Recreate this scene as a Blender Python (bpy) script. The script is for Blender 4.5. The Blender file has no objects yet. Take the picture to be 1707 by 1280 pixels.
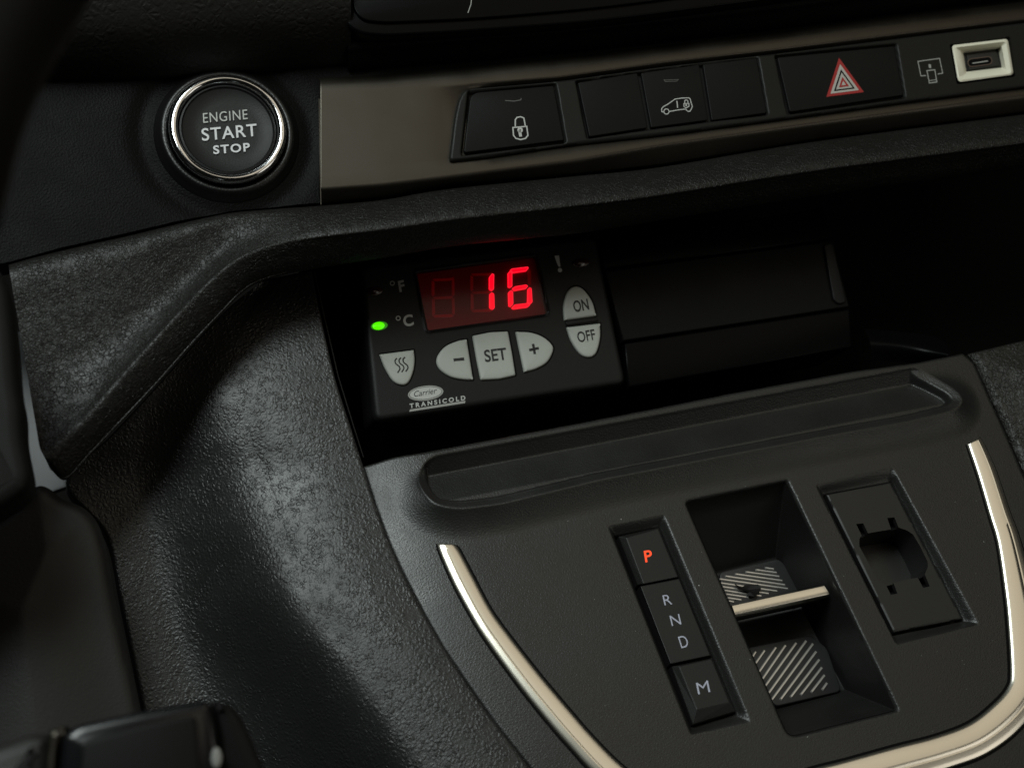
import bpy, math, random
import numpy as np
from mathutils import Matrix, Vector
random.seed(7); rng = np.random.default_rng(7)

# ------------------------------------------------------------------ camera frame
# the dash frame: X to the passenger side, V up the face of the dash, W out towards the driver (metres)
PW, PH, F = 1707.0, 1280.0, 2370.0
def nrm(a): a = np.array(a, float); return a/np.linalg.norm(a)
CX = nrm((8000, 1240, -2370))                       # dash axes as the camera sees them (x right, y up, z back)
_v = np.array((-.21, 1, -.19)); CV = nrm(_v-CX*np.dot(_v, CX)); CW = np.cross(CX, CV)
A = np.stack([CX, CV, CW])                          # camera vector -> dash vector
LEAN = math.radians(35)                             # the dash leans back from upright
ex = np.array((1., 0, 0)); ev = np.array((0, math.sin(LEAN), math.cos(LEAN))); ew = np.array((0, -math.cos(LEAN), math.sin(LEAN)))
M = np.stack([ex, ev, ew], axis=1)                  # dash -> world
def ray(px, py):
    return nrm(A @ np.array(((px-PW/2)/F, -(py-PH/2)/F, -1.0)))
CAM = -0.5*ray(815, 560)
MW = Matrix([list(M[i]) for i in range(3)]).to_4x4()
LIFT = np.array((0, 0, 0.9))
sc = bpy.context.scene
cam = bpy.data.cameras.new('camera'); cam_ob = bpy.data.objects.new('camera', cam); sc.collection.objects.link(cam_ob)
R = M @ A
mw = Matrix([list(R[i]) for i in range(3)]).to_4x4(); mw.translation = Vector(M @ CAM + LIFT)
cam_ob.matrix_world = mw
cam.sensor_width = 36; cam.lens = F/PW*36; cam.clip_start = .01; cam.clip_end = 50
cam.dof.use_dof = True; cam.dof.focus_distance = .475; cam.dof.aperture_fstop = 13
sc.camera = cam_ob
w = bpy.data.worlds.new('World'); sc.world = w; w.use_nodes = True
bg = w.node_tree.nodes['Background']; bg.inputs[0].default_value = (.75, .78, .7, 1); bg.inputs[1].default_value = .006
sc.view_settings.view_transform = 'Standard'; sc.view_settings.look = 'None'; sc.view_settings.exposure = 0; sc.view_settings.gamma = 1
try: sc.view_settings.use_curve_mapping = False
except Exception: pass

class Plane:
    """a plane in the dash frame: e1 right, e2 up, n out"""
    def __init__(s, p, e1, e2):
        s.p = np.array(p, float); s.e1 = nrm(e1); s.e2 = nrm(e2); s.n = nrm(np.cross(s.e1, s.e2))
    def off(s, h): return Plane(s.p+s.n*h, s.e1, s.e2)
    def hit(s, px, py, h=0):
        r = ray(px, py); p = s.p+s.n*h
        return CAM + r*(np.dot(p-CAM, s.n)/np.dot(r, s.n))
    def uv(s, P):
        q = np.asarray(P)-s.p; B = np.stack([s.e1, s.e2], axis=1)
        return np.linalg.lstsq(B, q.T, rcond=None)[0].T
    def pt(s, uv, h=0):
        uv = np.atleast_2d(uv); h = np.broadcast_to(np.asarray(h, float), (len(uv),))
        return s.p + uv[:, :1]*s.e1 + uv[:, 1:2]*s.e2 + h[:, None]*s.n
    def px(s, pts, h=0): return s.uv(np.array([s.hit(x, y, h) for x, y in pts]))
def W(w_): return Plane((0, 0, w_), (1, 0, 0), (0, 1, 0))
def P(px, py, w_): return W(w_).hit(px, py)
def proj(p):
    c = A.T @ (np.asarray(p)-CAM); return (PW/2-F*c[0]/c[2], PH/2+F*c[1]/c[2])
# console plate: X and the direction its slots run in
Lc = nrm((-1983, 5140, -2370)); Ld = A @ Lc
C0 = P(700, 752, .020)
C = Plane(C0, (1, 0, 0), Ld)

# ------------------------------------------------------------------ lights
def area(name, pos, target, size, power, col, sy=None):
    l = bpy.data.lights.new(name, 'AREA'); l.shape = 'RECTANGLE'; l.size = size; l.size_y = sy or size; l.energy = power; l.color = col
    o = bpy.data.objects.new(name, l); sc.collection.objects.link(o)
    pw = Vector(M @ np.array(pos)+LIFT); tw = Vector(M @ np.array(target)+LIFT)
    o.matrix_world = Matrix.Translation(pw) @ (tw-pw).to_track_quat('-Z', 'Y').to_matrix().to_4x4()
    return o
def mirror(px, py, pl, h=0, tilt=(0, 0)):
    p = pl.hit(px, py, h); r = ray(px, py); n = nrm(pl.n+tilt[0]*pl.e1+tilt[1]*pl.e2); return p, r-2*np.dot(r, n)*n
p0, d0 = mirror(640, 850, C, 0, (-.26, 0))
area('side_window_light', p0+d0*.95, p0, .26, 6.6, (.90, 1, .97), .40)
p1, d1 = mirror(1150, 1050, C)
area('headliner_light', p1+d1*.9, p1, .85, 1.0, (1, .89, .71), .6)
area('windscreen_light', P(700, 300, 0)+nrm((-.35, .88, .42))*1.2, P(700, 300, 0), 1.0, .8, (.85, .95, 1), .4)
area('recess_fill_light', P(800, 600, 0)+nrm((.62, -.36, .70))*1.0, P(800, 600, 0), .4, .6, (1, .95, .85), .4)  # added fill without a real source, brightens the controller marks in the recess

# ------------------------------------------------------------------ materials
def mat(name, col, rough=.5, metal=0, bump=None, emit=None, spec=.5, coat=0):
    m = bpy.data.materials.new(name); m.use_nodes = True; nt = m.node_tree; b = nt.nodes['Principled BSDF']
    b.inputs['Base Color'].default_value = (*col, 1); b.inputs['Roughness'].default_value = rough; b.inputs['Metallic'].default_value = metal
    b.inputs['Specular IOR Level'].default_value = spec; b.inputs['Coat Weight'].default_value = coat
    if emit: b.inputs['Emission Color'].default_value = (*emit[0], 1); b.inputs['Emission Strength'].default_value = emit[1]
    N = nt.nodes.new; Lk = nt.links.new
    if bump:
        tc = N('ShaderNodeTexCoord')
        kind, scale, dist = bump
        def noise(s, d=3, r=.55):
            t = N('ShaderNodeTexNoise'); t.inputs['Scale'].default_value = s; t.inputs['Detail'].default_value = d; t.inputs['Roughness'].default_value = r
            Lk(tc.outputs['Object'], t.inputs['Vector']); return t
        bp = N('ShaderNodeBump'); bp.inputs['Distance'].default_value = dist; bp.inputs['Strength'].default_value = 1
        if kind == 'fine':
            t = noise(scale, 2, .5); Lk(t.outputs['Fac'], bp.inputs['Height'])
        elif kind in ('leather', 'wrinkle'):
            wn = noise(scale*.9, 2); mx = N('ShaderNodeVectorMath'); mx.operation = 'MULTIPLY_ADD'
            a_ = (1.1 if kind == 'leather' else 2.0)/scale
            mx.inputs[1].default_value = (a_, a_, a_); Lk(wn.outputs['Color'], mx.inputs[0]); Lk(tc.outputs['Object'], mx.inputs[2])
            vo = N('ShaderNodeTexVoronoi'); vo.feature = 'DISTANCE_TO_EDGE'; vo.inputs['Scale'].default_value = scale; Lk(mx.outputs[0], vo.inputs['Vector'])
            mr = N('ShaderNodeMapRange'); mr.interpolation_type = 'SMOOTHSTEP'; mr.inputs['From Max'].default_value = .34 if kind == 'leather' else .2; Lk(vo.outputs['Distance'], mr.inputs['Value'])
            # the crease depth varies so that some cells run together
            ln = noise(scale*.45, 2); lm = N('ShaderNodeMapRange'); lm.inputs['From Min'].default_value = .35; lm.inputs['From Max'].default_value = .62; lm.inputs['To Min'].default_value = .25
            Lk(ln.outputs['Fac'], lm.inputs['Value'])
            m1 = N('ShaderNodeMath'); m1.operation = 'MULTIPLY'; Lk(mr.outputs[0], m1.inputs[0]); Lk(lm.outputs[0], m1.inputs[1])
            fn = noise(scale*3.2, 2); m2 = N('ShaderNodeMath'); m2.operation = 'MULTIPLY_ADD'; m2.inputs[1].default_value = .55; Lk(fn.outputs['Fac'], m2.inputs[0]); Lk(m1.outputs[0], m2.inputs[2])
            Lk(m2.outputs[0], bp.inputs['Height'])
        elif kind == 'brushed':
            t = noise(scale, 3); mp = N('ShaderNodeMapping'); mp.inputs['Scale'].default_value = (.03, 1, 1); Lk(tc.outputs['Object'], mp.inputs['Vector']); Lk(mp.outputs[0], t.inputs['Vector'])
            Lk(t.outputs['Fac'], bp.inputs['Height'])
        Lk(bp.outputs[0], b.inputs['Normal'])
        # slight wear in the gloss
        rn = noise(45, 4, .6); rm = N('ShaderNodeMapRange'); rm.inputs['From Min'].default_value = .3; rm.inputs['From Max'].default_value = .7; rm.inputs['To Min'].default_value = rough-.06; rm.inputs['To Max'].default_value = rough+.06
        Lk(rn.outputs['Fac'], rm.inputs['Value']); Lk(rm.outputs[0], b.inputs['Roughness'])
    return m
MAT = dict(
 plate=mat('console_plastic', (.012, .012, .0108), .40, bump=('fine', 1900, .00011)),
 knee=mat('knee_leather_grain', (.0125, .013, .0125), .43, bump=('leather', 660, .00013)),
 kneefine=mat('knee_fine_grain', (.020, .020, .019), .5, bump=('leather', 900, .00009)),
 ledge=mat('ledge_grain', (.0085, .0081, .0070), .44, bump=('wrinkle', 700, .00016), spec=.32),
 right=mat('right_grain', (.012, .0115, .009), .5, bump=('wrinkle', 430, .0003)),
 fascia=mat('fascia_fine', (.0022, .0022, .0020), .5, bump=('fine', 1500, .00018), spec=.06),
 collar=mat('collar_plastic', (.0045, .0045, .0042), .36, bump=('fine', 1700, .00008), spec=.4),
 cowl=mat('cowl_grain', (.006, .005, .004), .6, bump=('leather', 420, .00014), spec=.3),
 insert=mat('switch_plastic', (.009, .009, .008), .5, bump=('fine', 2600, .00003), spec=.35),
 swpanel=mat('switch_bar', (.007, .007, .006), .5, bump=('fine', 2600, .00003), spec=.2),
 swcap=mat('switch_bar_cap', (.0055, .0055, .005), .5, bump=('fine', 2600, .00003), spec=.12),
 switch=mat('switch_cap', (.008, .008, .007), .5, bump=('fine', 2600, .00003)),
 gap=mat('gap_black', (.0015, .0015, .0015), .8, spec=.1),
 bronze=mat('satin_bronze', (.066, .059, .049), .43, 1, bump=('brushed', 900, .00001)),
 chrome=mat('satin_chrome', (.82, .775, .67), .3, 1),
 mirror=mat('bright_chrome', (.8, .8, .8), .10, 1),
 cream=mat('usb_surround', (.70, .67, .54), .4, 0),
 print=mat('printed_white', (.58, .58, .59), .5),
 printdim=mat('printed_grey', (.28, .28, .26), .5),
 printfaint=mat('printed_faint', (.07, .07, .065), .5),
 printmid=mat('printed_mid', (.42, .42, .40), .5),
 printlav=mat('printed_lavender', (.42, .43, .52), .5),
 body=mat('controller_body', (.006, .006, .0057), .5, bump=('fine', 2200, .00004), spec=.25),
 key=mat('rubber_key', (.37, .38, .345), .6, bump=('fine', 1800, .00002)),
 ink=mat('key_ink', (.006, .006, .006), .6),
 red=mat('hazard_red', (.28, .012, .012), .45),
 white=mat('hazard_white', (.38, .36, .33), .45),
 dispback=mat('display_back_glow', (.085, .0005, .001), .6, emit=((1, .0, .002), .004)),  # weak emission stands in for red light scattered behind the window
 ghost=mat('unlit_segment_glow', (.22, .002, .003), .5, emit=((1, .0, .004), .022)),  # faint glow put into segments that are switched off
 seg=mat('lit_segment', (.3, 0, 0), .5, emit=((1, .001, .034), 1.2)),
 segedge=mat('lit_segment_rim', (.3, 0, 0), .5, emit=((1, .10, .16), 1.2)),
 green=mat('green_led', (.05, .3, 0), .3, emit=((.09, 1, .0), 1.1)),
 greend=mat('green_led_rim', (.02, .12, .01), .3, emit=((.03, .35, .0), .5)),
 ledoff=mat('dark_led', (.02, .004, .003), .2),
 orange=mat('orange_letter', (.3, .03, .01), .5, emit=((1, .065, .012), 1.1)),
 black=mat('gloss_black', (.006, .006, .007), .25),
 glass=mat('screen_glass', (.002, .002, .002), .3, spec=.06),
 softblack=mat('soft_black', (.004, .004, .0035), .6, spec=.25),
 pale=mat('pale_trim', (.20, .20, .205), .6),
 gloss=mat('socket_metal', (.12, .10, .09), .3, 1),
 mat_=mat('rubber_mat', (.012, .012, .012), .5),
 rib=mat('mat_rib', (.55, .53, .50), .32, .7),
 dust=mat('dust', (.5, .5, .45), .8),
 shroud=mat('column_cover', (.0065, .0055, .0042), .62, bump=('fine', 1300, .00008)),
)
# red tinted window of the display
m = bpy.data.materials.new('red_filter'); m.use_nodes = True; nt = m.node_tree; nt.nodes.remove(nt.nodes['Principled BSDF'])
tr = nt.nodes.new('ShaderNodeBsdfTransparent'); tr.inputs[0].default_value = (1, .35, .4, 1); gl = nt.nodes.new('ShaderNodeBsdfGlossy'); gl.inputs['Roughness'].default_value = .2
ms = nt.nodes.new('ShaderNodeMixShader'); ms.inputs[0].default_value = .02
nt.links.new(tr.outputs[0], ms.inputs[1]); nt.links.new(gl.outputs[0], ms.inputs[2]); nt.links.new(ms.outputs[0], nt.nodes['Material Output'].inputs[0]); MAT['filter'] = m

# ------------------------------------------------------------------ object helpers
INV = {}
def thing(name, label, cat, at, group=None):
    o = bpy.data.objects.new(name, None); sc.collection.objects.link(o); o.empty_display_size = .01
    at = np.array(at, float); mm = MW.copy(); mm.translation = Vector(M @ at + LIFT); o.matrix_world = mm
    INV[o.name] = at; o['label'] = label; o['category'] = cat
    if group: o['group'] = group
    return o
def origin(o):
    while o.parent: o = o.parent
    return INV[o.name]
def link(name, V, Fc, m, parent=None, sharp=None, label=None, cat=None, kind=None, group=None, smooth=True):
    """one mesh object, vertices in the dash frame; top-level when parent is None"""
    V = np.asarray(V, float)
    me = bpy.data.meshes.new(name)
    o = bpy.data.objects.new(name, me); sc.collection.objects.link(o)
    if parent is None:
        at = V.mean(0); INV[o.name] = at; mm = MW.copy(); mm.translation = Vector(M @ at + LIFT); o.matrix_world = mm
    else:
        at = origin(parent); o.parent = parent
    me.from_pydata((V-at).tolist(), [], [list(map(int, f)) for f in Fc]); me.update()
    if smooth:
        me.polygons.foreach_set('use_smooth', [True]*len(me.polygons))
        if sharp: me.set_sharp_from_angle(angle=math.radians(sharp))
    me.materials.append(MAT[m])
    if label: o['label'] = label
    if cat: o['category'] = cat
    if kind: o['kind'] = kind
    if group: o['group'] = group
    return o
class MB:
    def __init__(s): s.V = []; s.F = []; s.n = 0
    def add(s, V, Fc):
        V = np.asarray(V, float); s.V.append(V); s.F += [[i+s.n for i in f] for f in Fc]; s.n += len(V); return s
    def obj(s, name, m, parent=None, **k): return link(name, np.concatenate(s.V), s.F, m, parent, **k)

def fillet(pts, r, n=5):
    """round the corners of a closed 2-D polygon; r a number or one per corner"""
    pts = np.asarray(pts, float); out = []; N = len(pts); r = [r]*N if np.isscalar(r) else r
    for i in range(N):
        p, a, b = pts[i], pts[i-1], pts[(i+1) % N]; da, db = a-p, b-p; la, lb = np.linalg.norm(da), np.linalg.norm(db)
        k = min(r[i], la*.49, lb*.49)
        if k <= 1e-7: out.append(p); continue
        s, e = p+da/la*k, p+db/lb*k
        for t in np.linspace(0, 1, n+1): out.append((1-t)**2*s+2*t*(1-t)*p+t*t*e)
    return np.array(out)
def ccw(p):
    p = np.asarray(p); x, y = p[:, 0], p[:, 1]
    return p if np.sum(x*np.roll(y, -1)-y*np.roll(x, -1)) > 0 else p[::-1]
def inset(p, d):
    p = np.asarray(p, float); e = np.roll(p, -1, 0)-p; L = np.linalg.norm(e, axis=1, keepdims=True); e = e/np.maximum(L, 1e-12)
    nn = np.stack([-e[:, 1], e[:, 0]], 1); n0 = np.roll(nn, 1, 0); m_ = n0+nn; m_ /= np.maximum(np.linalg.norm(m_, axis=1, keepdims=True), 1e-9)
    c = np.clip(np.sum(m_*nn, 1, keepdims=True), .35, 1)
    return p+m_*d/c
def smooth_closed(pts, n=8):
    pts = np.asarray(pts, float); N = len(pts); out = []
    for i in range(N):
        a, b, c, d = pts[i-1], pts[i], pts[(i+1) % N], pts[(i+2) % N]
        for t in np.arange(n)/n: out.append(.5*((2*b)+(-a+c)*t+(2*a-5*b+4*c-d)*t*t+(-a+3*b-3*c+d)*t**3))
    return np.array(out)
def spline(pts, n=8):
    pts = np.asarray(pts, float); q = np.vstack([2*pts[:1]-pts[1:2], pts, 2*pts[-1:]-pts[-2:-1]]); out = []
    for i in range(len(pts)-1):
        a, b, c, d = q[i:i+4]
        for t in np.arange(n)/n: out.append(.5*((2*b)+(-a+c)*t+(2*a-5*b+4*c-d)*t*t+(-a+3*b-3*c+d)*t**3))
    out.append(pts[-1]); return np.array(out)
def prism_geo(uv, pl, top, bot, bev=.0003, steps=3, dome=0):
    uv = ccw(uv); n = len(uv); rings = [pl.pt(uv, bot)]
    for k in range(steps+1):
        a = math.pi/2*k/steps; rings.append(pl.pt(inset(uv, bev*(1-math.cos(a))), top-bev*(1-math.sin(a))))
    V = np.concatenate(rings); Fc = []
    for k in range(len(rings)-1):
        for i in range(n): j = (i+1) % n; Fc.append([k*n+i, k*n+j, (k+1)*n+j, (k+1)*n+i])
    b0 = (len(rings)-1)*n
    if dome:
        c2 = uv.mean(0); last = inset(uv, bev); Vs = [V]; base = b0; cnt = len(V)
        for q, hh in ((.8, .36), (.6, .64), (.35, .88), (.12, .985)):
            Vs.append(pl.pt(c2+(last-c2)*q, top+dome*hh))
            for i in range(n): j = (i+1) % n; Fc.append([base+i, base+j, cnt+j, cnt+i])
            base = cnt; cnt += n
        V = np.concatenate(Vs); Fc.append([base+i for i in range(n)])
    else: Fc.append([b0+i for i in range(n)])
    Fc.append([i for i in range(n)][::-1])
    return V, Fc
def prism(name, px, pl, top, bot, m, parent=None, bev=.0003, r=0, dome=0, sm=False, **k):
    uv = pl.px(px, top)
    if sm: uv = smooth_closed(uv)
    elif np.any(np.asarray(r) > 0): uv = fillet(uv, r)
    V, Fc = prism_geo(uv, pl, top, bot, bev, dome=dome)
    return link(name, V, Fc, m, parent, sharp=35, **k)
def grid(rows):
    """rows x cols of points -> verts, faces"""
    R_ = np.asarray(rows); a, b = R_.shape[:2]
    idx = np.arange(a*b).reshape(a, b)
    Fc = np.stack([idx[:-1, :-1], idx[1:, :-1], idx[1:, 1:], idx[:-1, 1:]], -1).reshape(-1, 4)
    return R_.reshape(-1, 3), Fc.tolist()
def loft(rows, nu=8, nv=8):
    R_ = np.asarray(rows, float); r2 = np.stack([spline(r, nu) for r in R_]); r3 = np.stack([spline(r2[:, i], nv) for i in range(r2.shape[1])], 1)
    return grid(r3)
def sdf(uv, poly):
    """signed distance (negative inside) and nearest point"""
    poly = np.asarray(poly); a = poly; b = np.roll(poly, -1, 0); best = np.full(len(uv), 1e9); near = np.zeros_like(uv); ins = np.zeros(len(uv), bool)
    for p, q in zip(a, b):
        e = q-p; L2 = max(np.dot(e, e), 1e-18); t = np.clip(((uv-p)@e)/L2, 0, 1); c = p+t[:, None]*e; d = np.sum((uv-c)**2, 1); k = d < best; best[k] = d[k]; near[k] = c[k]
        cond = ((p[1] > uv[:, 1]) != (q[1] > uv[:, 1])); 
        if abs(e[1]) > 1e-15: xi = p[0]+(uv[:, 1]-p[1])*e[0]/e[1]; ins ^= cond & (uv[:, 0] < xi)
    d = np.sqrt(best); return np.where(ins, -d, d), near
def metric(pl, uv):
    """skewed plane coordinates -> true lengths"""
    c = np.dot(pl.e1, pl.e2); s = math.sqrt(1-c*c); return np.stack([uv[:, 0]+uv[:, 1]*c, uv[:, 1]*s], 1)
def unmetric(pl, q):
    c = np.dot(pl.e1, pl.e2); s = math.sqrt(1-c*c); v = q[:, 1]/s; return np.stack([q[:, 0]-v*c, v], 1)
def sheet(pl, outline, hfun, res, holes=(), skirt=.004):
    """a moulded sheet on a plane: outline and holes in plane coordinates, hfun(q) -> height"""
    out = metric(pl, np.asarray(outline)); hs = [metric(pl, np.asarray(h)) for h in holes]
    lo, hi = np.asarray(outline).min(0)-res, np.asarray(outline).max(0)+res
    us = np.arange(lo[0], hi[0], res); vs = np.arange(lo[1], hi[1], res); U, V_ = np.meshgrid(us, vs)
    q = metric(pl, np.stack([U.ravel(), V_.ravel()], 1)); ok = np.ones(len(q), bool)
    for poly, s in [(out, 1)]+[(h, -1) for h in hs]:
        d, near = sdf(q, poly); d = d*s; k = np.abs(d) < res*.72; q = np.where(k[:, None], near, q); ok &= (d <= 0) | k
    h = hfun(q); Pt = pl.pt(unmetric(pl, q), h)
    a, b = U.shape; idx = np.arange(a*b).reshape(a, b)
    Fc = np.stack([idx[:-1, :-1], idx[:-1, 1:], idx[1:, 1:], idx[1:, :-1]], -1).reshape(-1, 4)
    Fc = Fc[ok[Fc].all(1)]
    # drop slivers that lie wholly on an edge
    cq = q[Fc].mean(1); keep = np.ones(len(Fc), bool)
    for poly, s in [(out, 1)]+[(h_, -1) for h_ in hs]:
        d, _ = sdf(cq, poly); keep &= d*s < -res*.08
    Fc = Fc[keep]
    E = np.concatenate([Fc[:, [0, 1]], Fc[:, [1, 2]], Fc[:, [2, 3]], Fc[:, [3, 0]]]); key = np.sort(E, 1); ku = key[:, 0].astype(np.int64)*(a*b)+key[:, 1]
    _, inv, cnt = np.unique(ku, return_inverse=True, return_counts=True); be = E[cnt[inv] == 1]
    used = np.unique(Fc); rm = -np.ones(a*b, int); rm[used] = np.arange(len(used)); Pv = Pt[used]; Fc = rm[Fc]; be = rm[be]
    n0 = len(Pv); bu = np.unique(be); m1 = -np.ones(n0, int); m1[bu] = np.arange(len(bu)); nb = len(bu)
    V = np.concatenate([Pv, Pv[bu], Pv[bu]-pl.n*skirt]); sk = np.stack([m1[be[:, 1]]+n0, m1[be[:, 0]]+n0, m1[be[:, 0]]+n0+nb, m1[be[:, 1]]+n0+nb], 1)
    return V, np.concatenate([Fc, sk]).tolist()
def sstep(x, a, b): t = np.clip((x-a)/(b-a), 0, 1); return t*t*(3-2*t)
def edge_round(d, r):
    t = np.clip(1+d/r, 0, 1); return -r*(1-np.sqrt(np.maximum(1-t*t, 0)))

def text(name, body, bl, br, tl, pl, h, m, parent=None, bold=0., shear=0, space=1., **k):
    cu = bpy.data.curves.new(name, 'FONT'); cu.body = body; cu.size = 1; cu.offset = bold; cu.shear = shear; cu.space_character = space; cu.resolution_u = 6
    t = bpy.data.objects.new('tmp', cu); sc.collection.objects.link(t); dg = bpy.context.evaluated_depsgraph_get(); dg.update()
    me = bpy.data.meshes.new_from_object(t.evaluated_get(dg)); V = np.array([v.co[:] for v in me.vertices]); Fc = [list(p.vertices) for p in me.polygons]
    bpy.data.objects.remove(t); bpy.data.curves.remove(cu); bpy.data.meshes.remove(me)
    x0, x1 = V[:, 0].min(), V[:, 0].max(); capb = V[:, 1].min(); capt = V[:, 1].max()
    if body in ('Carrier',): capb = 0
    B, Rr, T = pl.hit(*bl, h), pl.hit(*br, h), pl.hit(*tl, h)
    u = (V[:, :1]-x0)/(x1-x0); v = (V[:, 1:2]-capb)/(capt-capb)
    Q = B+u*(Rr-B)+v*(T-B)
    return link(name, Q, Fc, m, parent, smooth=False, **k)
def ribbon_geo(px, wpx, pl, h, closed=False, lift=.00012, mm=False):
    q = pl.px(px, h); wd = wpx/F*.48/2*np.ones(len(q)) if np.isscalar(wpx) else np.array(wpx)/F*.48/2
    n = len(q); L_, R_ = [], []
    for i in range(n):
        a = q[i-1] if (i or closed) else q[i]; b = q[(i+1) % n] if (i < n-1 or closed) else q[i]
        d1 = q[i]-a; d2 = b-q[i]; l1, l2 = np.linalg.norm(d1), np.linalg.norm(d2)
        d1 = d1/l1 if l1 > 1e-9 else d2/l2; d2 = d2/l2 if l2 > 1e-9 else d1
        n1 = np.array((-d1[1], d1[0])); n2 = np.array((-d2[1], d2[0])); mm_ = nrm(n1+n2); c = max(np.dot(mm_, n1), .4)
        L_.append(q[i]+mm_*wd[i]/c); R_.append(q[i]-mm_*wd[i]/c)
    V = np.concatenate([pl.pt(np.array(L_), h), pl.pt(np.array(R_), h)])
    Fc = [[n+i, n+(i+1) % n, (i+1) % n, i] for i in range(n if closed else n-1)]
    return V, Fc
def strokes(name, lst, pl, h, m, parent=None, **k):
    mb = MB()
    for s in lst: mb.add(*ribbon_geo(s[0], s[1], pl, h, s[2] if len(s) > 2 else False))
    return mb.obj(name, m, parent, smooth=False, **k)
def circ(cx, cy, rx, ry, n=24, rot=0, a0=0, a1=360):
    out = []
    for t in np.linspace(math.radians(a0), math.radians(a1), n, endpoint=(a1-a0) < 360):
        x, y = rx*math.cos(t), ry*math.sin(t); c, s = math.cos(math.radians(rot)), math.sin(math.radians(rot)); out.append((cx+x*c-y*s, cy+x*s+y*c))
    return out
def interp(curve, x):
    c = np.array(curve); return float(np.interp(x, c[:, 0], c[:, 1]))

# ================================================================== DASHBOARD
dash = thing('dashboard', 'black grained van dashboard with satin bronze trim strip and padded ledge below it', 'dashboard', P(853, 250, .02))
LT = [(-90, 462), (18, 441), (105, 417), (200, 396), (281, 377), (340, 364), (387, 355), (430, 351), (480, 347), (535, 343), (640, 333), (746, 315), (957, 294), (1100, 279), (1353, 237), (1707, 191), (1830, 176)]
# --- fascia sheet with the moulded collar round the start button
FP = W(.030)
out = FP.px([(-90, -120), (1830, -120)]+[(x, y-5) for x, y in LT[::-1]])
bc = metric(FP, FP.px([(380, 217)], .004))[0]; br_ = np.linalg.norm(metric(FP, FP.px([(282, 226)], .004))[0]-bc)
def hf(q):
    r = np.linalg.norm(q-bc, axis=1); h = 0*r; h -= .004*(1-sstep(r, br_*.97, br_*1.04))
    h -= .0012*np.exp(-((r-br_*1.45)/(br_*.2))**2)*(1+0*r)
    return h
V, Fc = sheet(FP, out, hf, .0008, skirt=.012); link('fascia', V, Fc, 'fascia', dash)
# --- cowl above it (coarse grain), rounded forward
rows = []
for fy, ww in ((-120, .062), (-40, .056), (20, .050), (62, .043), (96, .035), (112, .0295), (114, .02)):
    rows.append([P(x, fy+dy, ww) for x, dy in ((-140, 20), (60, 24), (230, 22), (330, 14), (430, 8), (520, 2), (585, -4))])
V, Fc = loft(rows, 6, 6); link('cowl', V, Fc, 'cowl', dash)
rows = []
for fy, ww in ((-130, .046), (-60, .044), (55, .040), (84, .037), (110, .031), (114, .02)):
    rows.append([P(x, fy+dy, ww) for x, dy in ((580, 8), (760, -6), (960, -24), (1240, -55), (1500, -88), (1830, -128))])
V, Fc = loft(rows, 6, 6); link('centre_panel', V, Fc, 'fascia', dash)
# --- infotainment screen, only its lower edge in view
scr = thing('infotainment_screen', 'black infotainment screen above the switches with rounded lower corner', 'screen', P(1100, -40, .048))
SP = W(.050)
prism('bezel', [(562, -160), (1850, -160), (1850, -95), (1353, -10), (1000, 36), (760, 54), (640, 60), (596, 56), (568, 30)], W(.046), .001, -.004, 'glass', scr, bev=.0009, r=[0, 0, 0, .02, .02, .02, .004, .005, .006])
prism('glass', [(586, -160), (1850, -160), (1850, -120), (1353, -34), (1000, 14), (790, 32), (640, 38), (604, 34), (588, 14)], W(.0475), .0008, -.001, 'glass', scr, bev=.0005, r=[0, 0, 0, .02, .02, .02, .003, .003, .004])
strokes('glass_edge_line', [([(787, -10), (785, 8), (780, 22)], 1.4)], W(.0484), 0, 'printdim', scr)

# --- satin bronze trim strip
TT = [(530, 130), (640, 125), (760, 114), (960, 94), (1107, 76), (1353, 45), (1707, 3), (1830, -12)]
IT = [(530, 160), (640, 158), (774, 147), (930, 134), (1100, 110), (1300, 87), (1500, 62), (1707, 37), (1830, 21)]
IB = [(530, 292), (640, 282), (750, 269), (802, 262), (939, 242), (1107, 224), (1318, 196), (1529, 167), (1707, 145), (1830, 128)]
RG = [(530, 316), (640, 308), (746, 295), (957, 268), (1100, 243), (1353, 207), (1707, 161), (1830, 145)]
xs = np.concatenate([[532, 533.5], np.linspace(536, 1830, 60)])
rows = []
for k_, (fr, off, wv) in enumerate(((TT, 0, .026), (TT, 1, .0322), (TT, 6, .0340), (TT, 14, .0350), (IT, -8, .0353), (IT, -3, .0352), (IT, 4, .0342), (IB, -6, .0342), (IB, 0, .0348), (RG, -4, .03515), (RG, -1, .0351), (RG, 2, .0348), (RG, 6, .0341), (LT, -6, .0305), (LT, -4, .030), (LT, -4, .022))):
    rows.append([P(x, interp(fr, x)+off, wv-(.0025 if i == 0 else 0)-(.005 if (x > 800 and (fr is IT and off == 4 or fr is IB and off == -6)) else 0)+((.0350-wv)*float(np.clip((762-x)/40, 0, 1)) if 4 <= k_ <= 8 else 0)) for i, x in enumerate(xs)])
V, Fc = grid(np.array(rows))
link('trim_strip', V, Fc, 'bronze', dash)
strokes('trim_end_line', [([(532, 165), (533, 250), (535, 341)], 1.2)], W(.0353), 0, 'bronze', dash)

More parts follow.
